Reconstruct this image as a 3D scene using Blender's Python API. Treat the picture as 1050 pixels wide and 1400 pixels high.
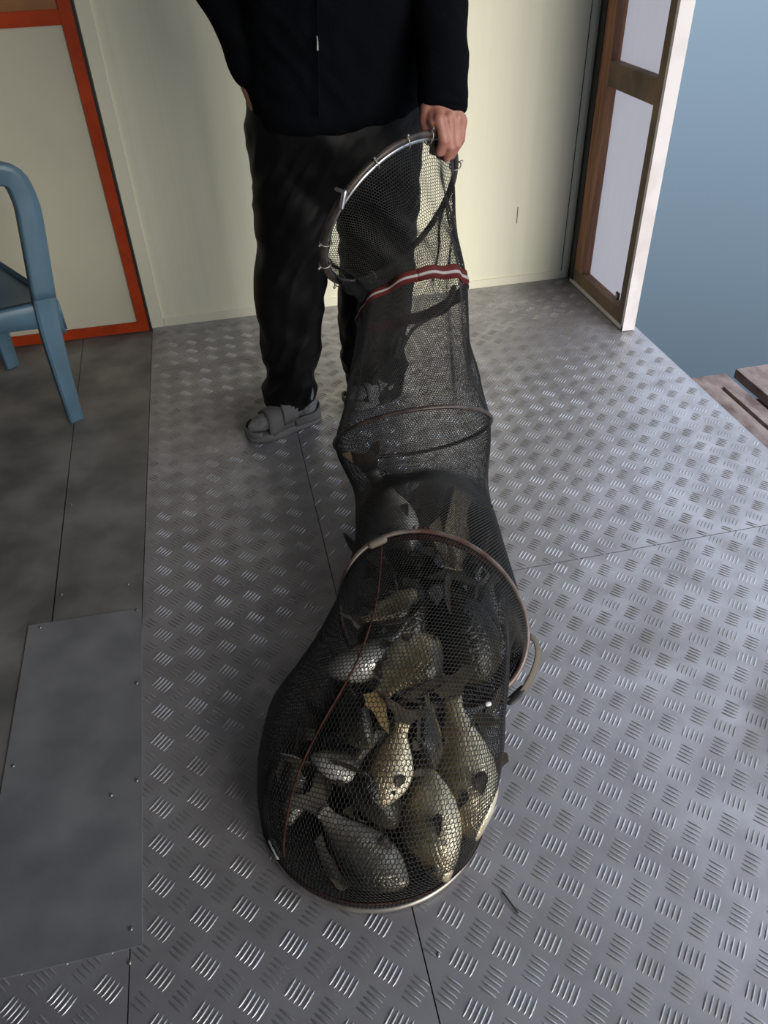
import bpy, math, random
import numpy as np
from mathutils import Vector, Matrix, noise
random.seed(7)
PI = math.pi
scene = bpy.context.scene
for o in list(bpy.data.objects): bpy.data.objects.remove(o)
col = scene.collection

# ---------------------------------------------------------------- camera
F = 1050.0; CAMH = 1.4
_n = Vector((53, -1290, -F)).normalized(); UP = -_n
_v = Vector((-295, 840, -F)); _v = (_v - UP * _v.dot(UP)).normalized()
_x = _v.cross(UP)
R3 = Matrix((_x, _v, UP))            # camera -> world
cam_d = bpy.data.cameras.new('camera'); cam = bpy.data.objects.new('camera', cam_d); col.objects.link(cam)
cam.matrix_world = Matrix.Translation((0, 0, CAMH)) @ R3.to_4x4()
cam_d.sensor_fit = 'VERTICAL'; cam_d.sensor_height = 36; cam_d.lens = F / 1400 * 36
cam_d.clip_start = 0.02; cam_d.clip_end = 600
scene.camera = cam
def at(px, py, x=None, y=None, z=None):
    """world point seen at a photo pixel, at a known world x, y or height z"""
    d = R3 @ Vector((px - 525, -(py - 700), -F)); c = Vector((0, 0, CAMH))
    t = (z - CAMH) / d.z if z is not None else (y / d.y if y is not None else x / d.x)
    return c + d * t

# ---------------------------------------------------------------- world, light, exposure
w = bpy.data.worlds.new('overcast'); scene.world = w; w.use_nodes = True
nt = w.node_tree; nt.nodes.clear()
def WN(t, **k):
    n = nt.nodes.new(t)
    for a, b in k.items(): setattr(n, a, b)
    return n
out = WN('ShaderNodeOutputWorld'); bg = WN('ShaderNodeBackground')
tc = WN('ShaderNodeTexCoord'); sx = WN('ShaderNodeSeparateXYZ'); cr = WN('ShaderNodeValToRGB')
nt.links.new(tc.outputs['Generated'], sx.inputs[0]); nt.links.new(sx.outputs['Z'], cr.inputs[0])
nt.links.new(cr.outputs[0], bg.inputs[0]); nt.links.new(bg.outputs[0], out.inputs[0])
e = cr.color_ramp.elements
e[0].position = 0.0; e[0].color = (0.17, 0.25, 0.33, 1)
e[1].position = 1.0; e[1].color = (0.95, 1.0, 1.08, 1)
m_ = cr.color_ramp.elements.new(0.35); m_.color = (0.55, 0.67, 0.83, 1)
bg.inputs[1].default_value = 1.0
sl = bpy.data.lights.new('hazy_low_sun', 'SUN'); sl.energy = 1.9; sl.angle = math.radians(45); sl.color = (1.0, 0.93, 0.80)
so_ = bpy.data.objects.new('hazy_low_sun', sl); col.objects.link(so_); so_.rotation_euler = Vector((0.42, -0.86, 0.30)).to_track_quat('Z', 'Y').to_euler()
def portal(name, loc, rot, sx_, sy_):
    l = bpy.data.lights.new(name, 'AREA'); l.shape = 'RECTANGLE'; l.size = sx_; l.size_y = sy_
    l.cycles.is_portal = True
    o = bpy.data.objects.new(name, l); col.objects.link(o); o.location = loc; o.rotation_euler = rot
portal('daylight_side_opening', (1.75, 0.25, 1.15), (0, PI / 2, 0), 2.9, 4.6)
portal('daylight_back_opening', (-0.3, -1.3, 1.2), (-PI / 2, 0, 0), 4.4, 2.6)
scene.view_settings.view_transform = 'Standard'; scene.view_settings.look = 'None'
scene.view_settings.gamma = 1; scene.view_settings.use_curve_mapping = False
scene.view_settings.exposure = 0.82
scene.cycles.use_denoising = True
scene.cycles.max_bounces = 8; scene.cycles.transparent_max_bounces = 16

# ---------------------------------------------------------------- materials
def mat(name, color, rough=0.6, metal=0.0, c2=None, nscale=8, bump=0, bscale=60, bdist=0.002, spec=0.5, detail=4, contrast=(0.35, 0.65),
        stretch=None, sheen=0, trans=0, coat=0, rough2=None, alpha=None):
    m = bpy.data.materials.new(name); m.use_nodes = True
    t = m.node_tree; b = t.nodes['Principled BSDF']
    b.inputs['Base Color'].default_value = (*color, 1); b.inputs['Roughness'].default_value = rough
    b.inputs['Metallic'].default_value = metal; b.inputs['Specular IOR Level'].default_value = spec
    b.inputs['Sheen Weight'].default_value = sheen; b.inputs['Coat Weight'].default_value = coat
    tcn = t.nodes.new('ShaderNodeTexCoord'); src = tcn.outputs['Object']
    if stretch:
        mp = t.nodes.new('ShaderNodeMapping'); mp.inputs['Scale'].default_value = stretch
        t.links.new(src, mp.inputs[0]); src = mp.outputs[0]
    if c2 or rough2 is not None:
        nz = t.nodes.new('ShaderNodeTexNoise'); nz.inputs['Scale'].default_value = nscale; nz.inputs['Detail'].default_value = detail
        t.links.new(src, nz.inputs['Vector'])
        rp = t.nodes.new('ShaderNodeValToRGB'); rp.color_ramp.elements[0].position = contrast[0]; rp.color_ramp.elements[1].position = contrast[1]
        rp.color_ramp.elements[0].color = (*color, 1); rp.color_ramp.elements[1].color = (*(c2 or color), 1)
        t.links.new(nz.outputs['Fac'], rp.inputs[0]); t.links.new(rp.outputs[0], b.inputs['Base Color'])
        if rough2 is not None:
            mr = t.nodes.new('ShaderNodeMapRange'); mr.inputs['From Min'].default_value = contrast[0]; mr.inputs['From Max'].default_value = contrast[1]
            mr.inputs['To Min'].default_value = rough; mr.inputs['To Max'].default_value = rough2
            t.links.new(nz.outputs['Fac'], mr.inputs[0]); t.links.new(mr.outputs[0], b.inputs['Roughness'])
    if bump:
        nb = t.nodes.new('ShaderNodeTexNoise'); nb.inputs['Scale'].default_value = bscale; nb.inputs['Detail'].default_value = 3
        t.links.new(src, nb.inputs['Vector'])
        bp = t.nodes.new('ShaderNodeBump'); bp.inputs['Strength'].default_value = bump; bp.inputs['Distance'].default_value = bdist
        t.links.new(nb.outputs['Fac'], bp.inputs['Height']); t.links.new(bp.outputs[0], b.inputs['Normal'])
    if trans:
        tl = t.nodes.new('ShaderNodeBsdfTranslucent'); tl.inputs[0].default_value = (*color, 1)
        mx = t.nodes.new('ShaderNodeMixShader'); mx.inputs[0].default_value = trans
        t.links.new(b.outputs[0], mx.inputs[1]); t.links.new(tl.outputs[0], mx.inputs[2])
        t.links.new(mx.outputs[0], t.nodes['Material Output'].inputs[0])
    return m

M = {}
M['alu'] = mat('tread_aluminium', (0.44, 0.43, 0.46), 0.40, 0.6, c2=(0.33, 0.315, 0.335), nscale=9, detail=9, rough2=0.5, bump=0.15, bscale=90, bdist=0.0006)
M['sheet'] = mat('dull_grey_sheet', (0.13, 0.127, 0.125), 0.5, 0.25, c2=(0.26, 0.245, 0.235), nscale=6, rough2=0.62, bump=0.1, bscale=30, bdist=0.001, detail=6)
M['patch'] = mat('grey_patch_sheet', (0.20, 0.205, 0.22), 0.42, 0.3, c2=(0.27, 0.27, 0.285), nscale=9, rough2=0.55, detail=9, bump=0.12, bscale=7, bdist=0.004)
M['grey_roof'] = mat('grey_roof_sheet', (0.42, 0.42, 0.45), 0.6)
M['seam'] = mat('dark_seam', (0.015, 0.014, 0.013), 0.8)
M['steel'] = mat('dull_steel', (0.35, 0.34, 0.33), 0.35, 0.9)
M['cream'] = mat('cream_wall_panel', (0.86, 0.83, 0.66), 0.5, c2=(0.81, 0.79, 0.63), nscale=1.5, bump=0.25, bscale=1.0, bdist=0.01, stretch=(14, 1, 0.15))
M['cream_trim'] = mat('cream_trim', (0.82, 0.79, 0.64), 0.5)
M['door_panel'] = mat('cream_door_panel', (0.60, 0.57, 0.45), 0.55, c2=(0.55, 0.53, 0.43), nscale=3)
M['orange'] = mat('orange_paint', (0.44, 0.05, 0.008), 0.5, c2=(0.34, 0.035, 0.006), spec=0.25, nscale=12)
M['brown_panel'] = mat('orange_brown_panel', (0.33, 0.15, 0.05), 0.6, c2=(0.25, 0.11, 0.04), nscale=10)
M['bars'] = mat('worn_tread_bars', (0.55, 0.54, 0.57), 0.27, 0.75, c2=(0.36, 0.35, 0.35), nscale=4, contrast=(0.4, 0.62), rough2=0.4)
M['black'] = mat('black_rubber', (0.012, 0.012, 0.013), 0.5)
M['wood'] = mat('raw_wood', (0.42, 0.20, 0.10), 0.7, c2=(0.20, 0.095, 0.055), nscale=3, stretch=(20, 20, 1.2), bump=0.3, bscale=8)
M['wood_dirty'] = mat('dirty_wood', (0.12, 0.085, 0.065), 0.8, c2=(0.26, 0.17, 0.11), nscale=6, bump=0.4, bscale=20)
M['sheeting'] = mat('white_sheeting', (0.78, 0.76, 0.80), 0.5, c2=(0.72, 0.69, 0.72), nscale=5, stretch=(8, 8, 1), trans=0.75)
M['wrap'] = mat('white_wrap', (0.74, 0.70, 0.72), 0.55, c2=(0.60, 0.53, 0.53), nscale=7, bump=0.3, bscale=25, detail=7, contrast=(0.45, 0.75))
M['plank'] = mat('weathered_plank', (0.34, 0.265, 0.25), 0.7, c2=(0.13, 0.08, 0.075), nscale=11, detail=8, bump=0.5, bscale=40, bdist=0.003, stretch=(1.6, 0.9, 1))
M['water'] = mat('pond_water', (0.022, 0.048, 0.066), 0.10, spec=0.4, bump=0.05, bscale=1.2, bdist=0.05)
M['chair'] = mat('blue_plastic', (0.10, 0.185, 0.27), 0.38, c2=(0.075, 0.14, 0.20), nscale=5, detail=5)
M['fleece'] = mat('black_navy_fleece', (0.0022, 0.003, 0.0048), 0.95, bump=0.7, bscale=220, bdist=0.003, spec=0.08, sheen=0.0)
M['nylon'] = mat('charcoal_nylon', (0.0038, 0.0038, 0.0045), 0.5, spec=0.16, bump=0.1, bscale=200, bdist=0.001)
M['skin'] = mat('weathered_skin', (0.42, 0.20, 0.15), 0.5, c2=(0.34, 0.135, 0.10), nscale=35, bump=0.3, bscale=150, bdist=0.001)
M['hair'] = mat('black_hair', (0.01, 0.01, 0.01), 0.6, bump=0.8, bscale=200)
M['sock'] = mat('grey_sock', (0.22, 0.22, 0.235), 0.9, c2=(0.14, 0.14, 0.15), nscale=90, bump=0.5, bscale=200)
M['sandal'] = mat('grey_foam_sandal', (0.115, 0.112, 0.118), 0.7, c2=(0.15, 0.145, 0.15), nscale=14, bump=0.2, bscale=150)
M['zip'] = mat('zip_metal', (0.2, 0.2, 0.2), 0.35, 0.9)
M['net'] = mat('black_nylon_mesh', (0.014, 0.013, 0.0125), 0.42, spec=0.45)
M['hoop_dark'] = mat('dark_hoop', (0.025, 0.02, 0.018), 0.4, 0.2, c2=(0.08, 0.06, 0.055), nscale=25)
M['hoop_alu'] = mat('bright_aluminium_tube', (0.62, 0.62, 0.63), 0.28, 0.95)
M['hoop_rust'] = mat('brown_grey_hoop', (0.24, 0.215, 0.20), 0.4, 0.4, c2=(0.11, 0.055, 0.045), nscale=14)
M['hoop_steel'] = mat('grey_steel_hoop', (0.42, 0.40, 0.36), 0.4, 0.7, c2=(0.25, 0.22, 0.2), nscale=20)
M['band_red'] = mat('dark_red_webbing', (0.085, 0.014, 0.014), 0.8, spec=0.2, bump=0.5, bscale=250)
M['band_white'] = mat('pale_webbing_stripe', (0.33, 0.30, 0.30), 0.7)
M['cord'] = mat('reddish_brown_cord', (0.026, 0.011, 0.009), 0.8, c2=(0.06, 0.026, 0.021), nscale=60, spec=0.1)
M['strap'] = mat('khaki_strap', (0.12, 0.10, 0.08), 0.7)
M['white_plastic'] = mat('white_plastic', (0.7, 0.7, 0.68), 0.4)
M['twig'] = mat('dark_twig', (0.03, 0.03, 0.022), 0.8)

def fish_mat(name, back, side, belly, metal=0.5):
    m = bpy.data.materials.new(name); m.use_nodes = True
    t = m.node_tree; b = t.nodes['Principled BSDF']; L = t.links
    tcn = t.nodes.new('ShaderNodeTexCoord'); sp = t.nodes.new('ShaderNodeSeparateXYZ'); L.new(tcn.outputs['Object'], sp.inputs[0])
    nz = t.nodes.new('ShaderNodeTexNoise'); nz.inputs['Scale'].default_value = 14; nz.inputs['Detail'].default_value = 4; L.new(tcn.outputs['Object'], nz.inputs[0])
    ad = t.nodes.new('ShaderNodeMath'); ad.operation = 'MULTIPLY_ADD'; ad.inputs[1].default_value = 0.12; L.new(nz.outputs['Fac'], ad.inputs[0]); L.new(sp.outputs['Z'], ad.inputs[2])
    mr = t.nodes.new('ShaderNodeMapRange'); mr.inputs['From Min'].default_value = -0.10; mr.inputs['From Max'].default_value = 0.26; L.new(ad.outputs[0], mr.inputs[0])
    rp = t.nodes.new('ShaderNodeValToRGB'); els = rp.color_ramp.elements
    els[0].color = (*belly, 1); els[1].color = (*back, 1); els[0].position = 0.15; els[1].position = 0.85
    k = els.new(0.5); k.color = (*side, 1); L.new(mr.outputs[0], rp.inputs[0]); L.new(rp.outputs[0], b.inputs['Base Color'])
    # overlapping scales: a squashed voronoi
    mp = t.nodes.new('ShaderNodeMapping'); mp.inputs['Scale'].default_value = (34, 34, 40); L.new(tcn.outputs['Object'], mp.inputs[0])
    vo = t.nodes.new('ShaderNodeTexVoronoi'); vo.feature = 'DISTANCE_TO_EDGE'; vo.inputs['Scale'].default_value = 1; vo.inputs['Randomness'].default_value = 0.35; L.new(mp.outputs[0], vo.inputs['Vector'])
    cl = t.nodes.new('ShaderNodeMath'); cl.operation = 'MINIMUM'; cl.inputs[1].default_value = 0.2; L.new(vo.outputs['Distance'], cl.inputs[0])
    bp = t.nodes.new('ShaderNodeBump'); bp.inputs['Strength'].default_value = 0.32; bp.inputs['Distance'].default_value = 0.02; L.new(cl.outputs[0], bp.inputs['Height']); L.new(bp.outputs[0], b.inputs['Normal'])
    b.inputs['Roughness'].default_value = 0.28; b.inputs['Metallic'].default_value = metal; b.inputs['Coat Weight'].default_value = 0.5 if metal > 0.3 else 0.15; b.inputs['Coat Roughness'].default_value = 0.12
    return m
M['fish_gold'] = fish_mat('golden_fish_scales', (0.03, 0.026, 0.016), (0.28, 0.215, 0.12), (0.86, 0.77, 0.58))
M['fish_silver'] = fish_mat('silver_fish_scales', (0.03, 0.03, 0.026), (0.25, 0.225, 0.175), (0.85, 0.82, 0.76))
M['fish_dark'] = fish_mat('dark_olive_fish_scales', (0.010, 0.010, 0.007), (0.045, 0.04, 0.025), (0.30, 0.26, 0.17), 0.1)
M['fin'] = mat('fish_fin', (0.035, 0.03, 0.022), 0.45, c2=(0.09, 0.07, 0.05), nscale=8)
M['fin_gold'] = mat('golden_fish_fin', (0.40, 0.27, 0.13), 0.45, c2=(0.5, 0.36, 0.18), nscale=8)
M['fin_pale'] = mat('pale_fish_fin', (0.42, 0.38, 0.32), 0.45, c2=(0.3, 0.26, 0.2), nscale=8)
M['eye_dark'] = mat('fish_eye', (0.01, 0.01, 0.01), 0.1, coat=1)

# ---------------------------------------------------------------- helpers
def tag(o, label=None, cat=None, group=None, kind=None):
    if label: o['label'] = label
    if cat: o['category'] = cat
    if group: o['group'] = group
    if kind: o['kind'] = kind
    return o
def empty(name, loc=(0, 0, 0), parent=None):
    o = bpy.data.objects.new(name, None); o.empty_display_size = 0.05; col.objects.link(o); o.location = loc
    if parent: o.parent = parent
    return o
def obj(name, vf, material, parent=None, smooth=True, loc=None):
    v, f = vf
    me = bpy.data.meshes.new(name)
    if loc is not None:
        lv = Vector(loc); v = [Vector(a) - lv for a in v]
    me.from_pydata([tuple(a) for a in v], [], [tuple(a) for a in f]); me.update()
    me.materials.append(material)
    if smooth: me.shade_smooth()
    o = bpy.data.objects.new(name, me); col.objects.link(o)
    if loc is not None: o.location = loc
    if parent:
        o.parent = parent
        bpy.context.view_layer.update()
        o.matrix_parent_inverse = parent.matrix_world.inverted()
    return o
def struct(name, vf, material, parent=None, smooth=False):
    o = obj(name, vf, material, parent, smooth)
    if not parent: o['kind'] = 'structure'
    return o
def join(*parts):
    V, Fc = [], []
    for v, f in parts:
        n = len(V); V += list(v); Fc += [tuple(i + n for i in q) for q in f]
    return V, Fc
def box(x0, x1, y0, y1, z0, z1):
    v = [(x, y, z) for z in (z0, z1) for y in (y0, y1) for x in (x0, x1)]
    return v, [(0, 2, 3, 1), (4, 5, 7, 6), (0, 1, 5, 4), (2, 6, 7, 3), (0, 4, 6, 2), (1, 3, 7, 5)]
def prism(poly, z0, z1):
    n = len(poly); v = [(p[0], p[1], z0) for p in poly] + [(p[0], p[1], z1) for p in poly]
    return v, [tuple(range(n))[::-1], tuple(range(n, 2 * n))] + [(i, (i + 1) % n, n + (i + 1) % n, n + i) for i in range(n)]
def loft(secs, closed=True, caps=True):
    n = len(secs[0]); v = [p for s in secs for p in s]; f = []
    for i in range(len(secs) - 1):
        for j in range(n if closed else n - 1):
            k = (j + 1) % n
            f.append((i * n + j, i * n + k, (i + 1) * n + k, (i + 1) * n + j))
    if caps:
        f.append(tuple(range(n))[::-1]); f.append(tuple(range((len(secs) - 1) * n, len(secs) * n)))
    return v, f
def frames(pts, closed=False):
    pts = [Vector(p) for p in pts]; n = len(pts); T = []
    for i in range(n):
        a = pts[(i - 1) % n] if (closed or i > 0) else pts[i]
        b = pts[(i + 1) % n] if (closed or i < n - 1) else pts[i]
        T.append((b - a).normalized())
    up = Vector((0, 0, 1)) if abs(T[0].z) < 0.9 else Vector((1, 0, 0))
    N = (up - T[0] * up.dot(T[0])).normalized(); Ns = []
    for i in range(n):
        N = (N - T[i] * N.dot(T[i])).normalized(); Ns.append(N.copy())
    return pts, T, Ns
def tube(pts, r, seg=10, closed=False, flat=1.0, caps=True):
    """swept tube; r number or list; rounded ends"""
    pts = [Vector(p) for p in pts]
    rr = list(r) if hasattr(r, '__len__') else [r] * len(pts)
    if not closed and caps:
        d0 = (pts[0] - pts[1]).normalized(); d1 = (pts[-1] - pts[-2]).normalized()
        P0 = [pts[0] + d0 * rr[0] * a for a in (0.97, 0.75, 0.4)]; P1 = [pts[-1] + d1 * rr[-1] * a for a in (0.4, 0.75, 0.97)]
        R0 = [rr[0] * a for a in (0.2, 0.66, 0.92)]; R1 = [rr[-1] * a for a in (0.92, 0.66, 0.2)]
        pts = P0 + pts + P1; rr = R0 + rr + R1
    p, T, N = frames(pts, closed); secs = []
    for i in range(len(p)):
        B = T[i].cross(N[i])
        secs.append([p[i] + (N[i] * math.cos(a) * flat + B * math.sin(a)) * rr[i] for a in [2 * PI * k / seg for k in range(seg)]])
    if closed: secs.append(secs[0]); return loft(secs, caps=False)
    return loft(secs)
def cr_pts(P, n=8, closed=False):
    """Catmull-Rom through points"""
    P = [Vector(p) for p in P]; m = len(P); outp = []
    rng = range(m) if closed else range(m - 1)
    for i in rng:
        p0 = P[(i - 1) % m] if closed or i > 0 else P[i] * 2 - P[i + 1]
        p1, p2 = P[i], P[(i + 1) % m]
        p3 = P[(i + 2) % m] if closed or i + 2 < m else P[-1] * 2 - P[-2]
        for k in range(n):
            t = k / n
            outp.append(0.5 * ((2 * p1) + (p2 - p0) * t + (2 * p0 - 5 * p1 + 4 * p2 - p3) * t * t + (-p0 + 3 * p1 - 3 * p2 + p3) * t ** 3))
    if not closed: outp.append(P[-1])
    return outp
def remesh(vf, voxel, smooth=4, fac=0.5):
    me = bpy.data.meshes.new('tmp'); me.from_pydata([tuple(a) for a in vf[0]], [], vf[1]); me.update()
    o = bpy.data.objects.new('tmp', me); col.objects.link(o)
    m = o.modifiers.new('r', 'REMESH'); m.mode = 'VOXEL'; m.voxel_size = voxel; m.use_smooth_shade = True
    if smooth:
        s = o.modifiers.new('s', 'SMOOTH'); s.iterations = smooth; s.factor = fac
    dg = bpy.context.evaluated_depsgraph_get(); dg.update()
    ev = o.evaluated_get(dg); mm = ev.to_mesh()
    v = [a.co.copy() for a in mm.vertices]; f = [tuple(p.vertices) for p in mm.polygons]
    nrm = [a.normal.copy() for a in mm.vertices]
    ev.to_mesh_clear(); bpy.data.objects.remove(o); bpy.data.meshes.remove(me)
    return v, f, nrm
def wrinkle(v, nrm, fn): return [p + n * fn(p) for p, n in zip(v, nrm)]
def ell(c, a, b, n=28, pw=2.0):
    """superellipse section: centre, half axis vectors"""
    s = []
    for k in range(n):
        t = 2 * PI * k / n; ct, st = math.cos(t), math.sin(t)
        s.append(c + a * (abs(ct) ** (2 / pw) * (1 if ct >= 0 else -1)) + b * (abs(st) ** (2 / pw) * (1 if st >= 0 else -1)))
    return s

# ================================================================ SETTING
WALL = 3.133
XL, XM, XR = -0.352, 0.136, 1.555
floor = struct('floor', box(-2.6, XR - 0.004, -2.2, WALL + 0.1, -0.16, -0.004), M['seam'])

def bar(cx, cy, ang, L=0.034, W=0.0052, H=0.0021):
    ca, sa = math.cos(ang), math.sin(ang); v = []; f = []
    prof = [(-0.5, 0.15, 0.0), (-0.32, 0.8, 0.75), (0, 1, 1), (0.32, 0.8, 0.75), (0.5, 0.15, 0.0)]
    for (u, wv, h) in prof:
        for (s, hh) in ((-0.5, -0.06), (-0.2, 0.85), (0.2, 0.85), (0.5, -0.06)):
            a, b = u * L, s * W * wv
            v.append((cx + ca * a - sa * b, cy + sa * a + ca * b, hh * H * (h if hh > 0 else 1)))
    for i in range(4):
        for j in range(3):
            f.append((i * 4 + j, i * 4 + j + 4, i * 4 + j + 5, i * 4 + j + 1))
    return v, f
def tread(x0, x1, y0, y1, ax, ay, shape=None, dx=0.0745, dy=0.078):
    V, Fc = [], []
    b = box(x0, x1, y0, y1, -0.0035, 0) if shape is None else prism(shape, -0.0035, 0)
    V += b[0]; Fc += b[1]
    for fam in (0, 1):
        ox = ax + fam * dx / 2; oy = ay + fam * dy / 2; ang = math.radians(46 if fam == 0 else -46)
        i0 = int((x0 - ox) / dx) - 1; i1 = int((x1 - ox) / dx) + 2; j0 = int((y0 - oy) / dy) - 1; j1 = int((y1 - oy) / dy) + 2
        for i in range(i0, i1):
            for j in range(j0, j1):
                cx, cy = ox + i * dx, oy + j * dy
                for k in range(-2, 3):
                    bx = cx - math.sin(ang) * k * 0.0093; by = cy + math.cos(ang) * k * 0.0093
                    ex, ey = abs(math.cos(ang)) * 0.012, abs(math.sin(ang)) * 0.012
                    if not (x0 + ex < bx < x1 - ex and y0 + ey < by < y1 - ey): continue
                    if shape is not None and not inside(shape, bx, by): continue
                    bv, bf = bar(bx, by, ang); n = len(V); V += bv; Fc += [tuple(q + n for q in a) for a in bf]
    return V, Fc
def inside(poly, x, y):
    c = False; n = len(poly)
    for i in range(n):
        (xa, ya), (xb, yb) = poly[i], poly[(i + 1) % n]
        if (ya > y) != (yb > y) and x < (xb - xa) * (y - ya) / (yb - ya) + xa: c = not c
    return c
def add_dirt(m, dirt=(0.035, 0.028, 0.022)):
    t = m.node_tree; b = t.nodes['Principled BSDF']; L = t.links
    src = b.inputs['Base Color'].links[0].from_socket
    tcn = t.nodes.new('ShaderNodeTexCoord')
    nz = t.nodes.new('ShaderNodeTexNoise'); nz.inputs['Scale'].default_value = 5.5; nz.inputs['Detail'].default_value = 9; nz.inputs['Roughness'].default_value = 0.65; L.new(tcn.outputs['Object'], nz.inputs[0])
    total_ = None
    for (cx, cy, r_, amt) in ((1.06, 0.72, 0.26, 1.0), (0.98, 0.50, 0.2, 0.8), (-0.02, 2.35, 0.32, 0.55), (0.85, 1.15, 0.3, 0.25), (-0.05, 1.0, 0.35, 0.3), (1.4, 3.0, 0.35, 0.5)):
        vm = t.nodes.new('ShaderNodeVectorMath'); vm.operation = 'DISTANCE'; vm.inputs[1].default_value = (cx, cy, 0); L.new(tcn.outputs['Object'], vm.inputs[0])
        mr = t.nodes.new('ShaderNodeMapRange'); mr.inputs['From Min'].default_value = r_; mr.inputs['From Max'].default_value = 0.0; mr.inputs['To Max'].default_value = amt; mr.interpolation_type = 'SMOOTHSTEP'; L.new(vm.outputs['Value'], mr.inputs[0])
        if total_ is None: total_ = mr.outputs[0]
        else:
            a = t.nodes.new('ShaderNodeMath'); a.operation = 'MAXIMUM'; L.new(total_, a.inputs[0]); L.new(mr.outputs[0], a.inputs[1]); total_ = a.outputs[0]
    ml = t.nodes.new('ShaderNodeMath'); ml.operation = 'MULTIPLY_ADD'; ml.inputs[1].default_value = 1.1; L.new(total_, ml.inputs[0]); L.new(nz.outputs['Fac'], ml.inputs[2])
    rr = t.nodes.new('ShaderNodeMapRange'); rr.inputs['From Min'].default_value = 0.62; rr.inputs['From Max'].default_value = 1.35; rr.inputs['To Max'].default_value = 0.8; L.new(ml.outputs[0], rr.inputs[0])
    mx = t.nodes.new('ShaderNodeMix'); mx.data_type = 'RGBA'; mx.inputs['B'].default_value = (*dirt, 1); L.new(rr.outputs[0], mx.inputs['Factor']); L.new(src, mx.inputs['A']); L.new(mx.outputs['Result'], b.inputs['Base Color'])
    sb = t.nodes.new('ShaderNodeMath'); sb.operation = 'SUBTRACT'; sb.inputs[0].default_value = b.inputs['Metallic'].default_value; L.new(rr.outputs[0], sb.inputs[1]); sb.use_clamp = True; L.new(sb.outputs[0], b.inputs['Metallic'])
for m__ in ('alu', 'bars'): add_dirt(M[m__])
g = 0.0012
def struct_tread(vf, plate_faces=6):
    o = struct('tread_plate', vf, M['alu'], floor); o.data.materials.append(M['bars'])
    for i_, p_ in enumerate(o.data.polygons):
        if i_ >= plate_faces: p_.material_index = 1; p_.use_smooth = True
    return o
struct_tread(tread(XL + g, XM - g, -0.6, 2.735, -0.300, 0.740))
struct_tread(tread(XL + g, XM - g, 2.737, WALL - 0.004, -0.270, 2.79))
struct_tread(tread(XM + g, XR, -0.6, 1.366, 0.497, 0.725))
struct_tread(tread(XM + g, XR, 1.3685, WALL - 0.004, 0.507, 1.41))
# smooth sheets on the left
sx_ = lambda y: -0.602 + (2.329 - y) * 0.0343
struct('floor_sheet', prism([(sx_(WALL) + g, WALL - 0.004), (sx_(1.3) + g, 1.3), (XL - g, 1.3), (XL - g, WALL - 0.004)][::-1], -0.0035, 0.0), M['sheet'], floor)
struct('floor_sheet', prism([(-2.55, WALL - 0.004), (-2.55, 0.75), (sx_(0.75) - 0.004, 0.75), (sx_(WALL) - g, WALL - 0.004)][::-1], -0.0035, -0.0006), M['sheet'], floor)
struct_tread(tread(-2.0, XL - g, -0.6, 0.748, -0.385, 0.585))
patch = [(-0.628, 1.474), (-0.62, 0.97), (-0.60, 0.640), (-0.331, 0.640), (-0.353, 1.466)]
pp = struct('patch_plate', prism(patch[::1], 0.0, 0.003), M['patch'], floor)
def screw(px, py, z, parent, r=0.0042):
    p = at(px, py, z=z)
    secs = [[p + Vector((math.cos(a) * rr, math.sin(a) * rr, h)) for a in [2 * PI * k / 12 for k in range(12)]] for rr, h in ((r, 0), (r, 0.001), (r * 0.7, 0.0024), (r * 0.25, 0.003))]
    struct('screw', loft(secs), M['steel'], parent, True)
for q in ((55, 858), (187, 834), (187, 934), (18, 1047), (187, 1067), (179, 1270), (152, 1087)): screw(q[0], q[1], 0.003, pp)
for q in ((84, 813), (175, 799), (177, 1316), (599, 1306), (97, 690)): screw(q[0], q[1], 0.0, floor)

# back wall with panel joints
wall = struct('wall_back', box(-2.6, 1.53, WALL, WALL + 0.08, -0.1, 2.5), M['cream'])
for x in (-0.303, 0.62, 1.461):
    struct('panel_joint', box(x - 0.0015, x + 0.0015, WALL - 0.0012, WALL + 0.01, 0.0, 2.5), M['seam'] if x > 1 else M['cream_trim'], wall)
struct('baseboard_back', box(-0.30, 1.46, WALL - 0.006, WALL - 0.0005, 0.0005, 0.036), M['cream_trim'])
struct('trim_1', box(-0.352, -0.303, WALL - 0.007, WALL - 0.0005, 0.0005, 2.5), M['cream_trim'])
struct('corner_gap_strip', box(1.497, 1.56, WALL - 0.05, WALL - 0.0005, 0.0005, 2.5), M['black'])  # black strip standing in for the dark gap where the wall ends
def brk(px, py, y=WALL): return at(px, py, y=y)
# mark on the wall
a_, b_ = brk(708, 283), brk(708, 305)
struct('scratch', box(a_.x - 0.0012, a_.x + 0.0012, WALL - 0.0016, WALL - 0.0002, b_.z, a_.z), M['seam'], wall)

# left door with orange frame
dr = empty('door_1', (-0.95, WALL - 0.02, 0)); dr['kind'] = 'structure'
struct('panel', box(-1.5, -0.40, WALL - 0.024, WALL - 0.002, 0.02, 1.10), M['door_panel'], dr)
struct('panel', box(-1.5, -0.40, WALL - 0.024, WALL - 0.002, 1.12, 2.02), M['brown_panel'], dr)
struct('frame', join(box(-0.402, -0.362, WALL - 0.036, WALL - 0.003, 0.004, 2.05), box(-1.5, -0.402, WALL - 0.034, WALL - 0.003, 0.004, 0.044),
       box(-1.5, -0.402, WALL - 0.034, WALL - 0.003, 1.085, 1.128), box(-1.54, -1.5, WALL - 0.036, WALL - 0.003, 0.004, 2.05), box(-1.5, -0.402, WALL - 0.034, WALL - 0.003, 2.01, 2.05)), M['orange'], dr)
struct('gap_strip', box(-0.362, -0.353, WALL - 0.03, WALL - 0.002, 0.0, 2.05), M['black'], dr)  # black strip standing in for the dark gap right of the frame

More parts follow.
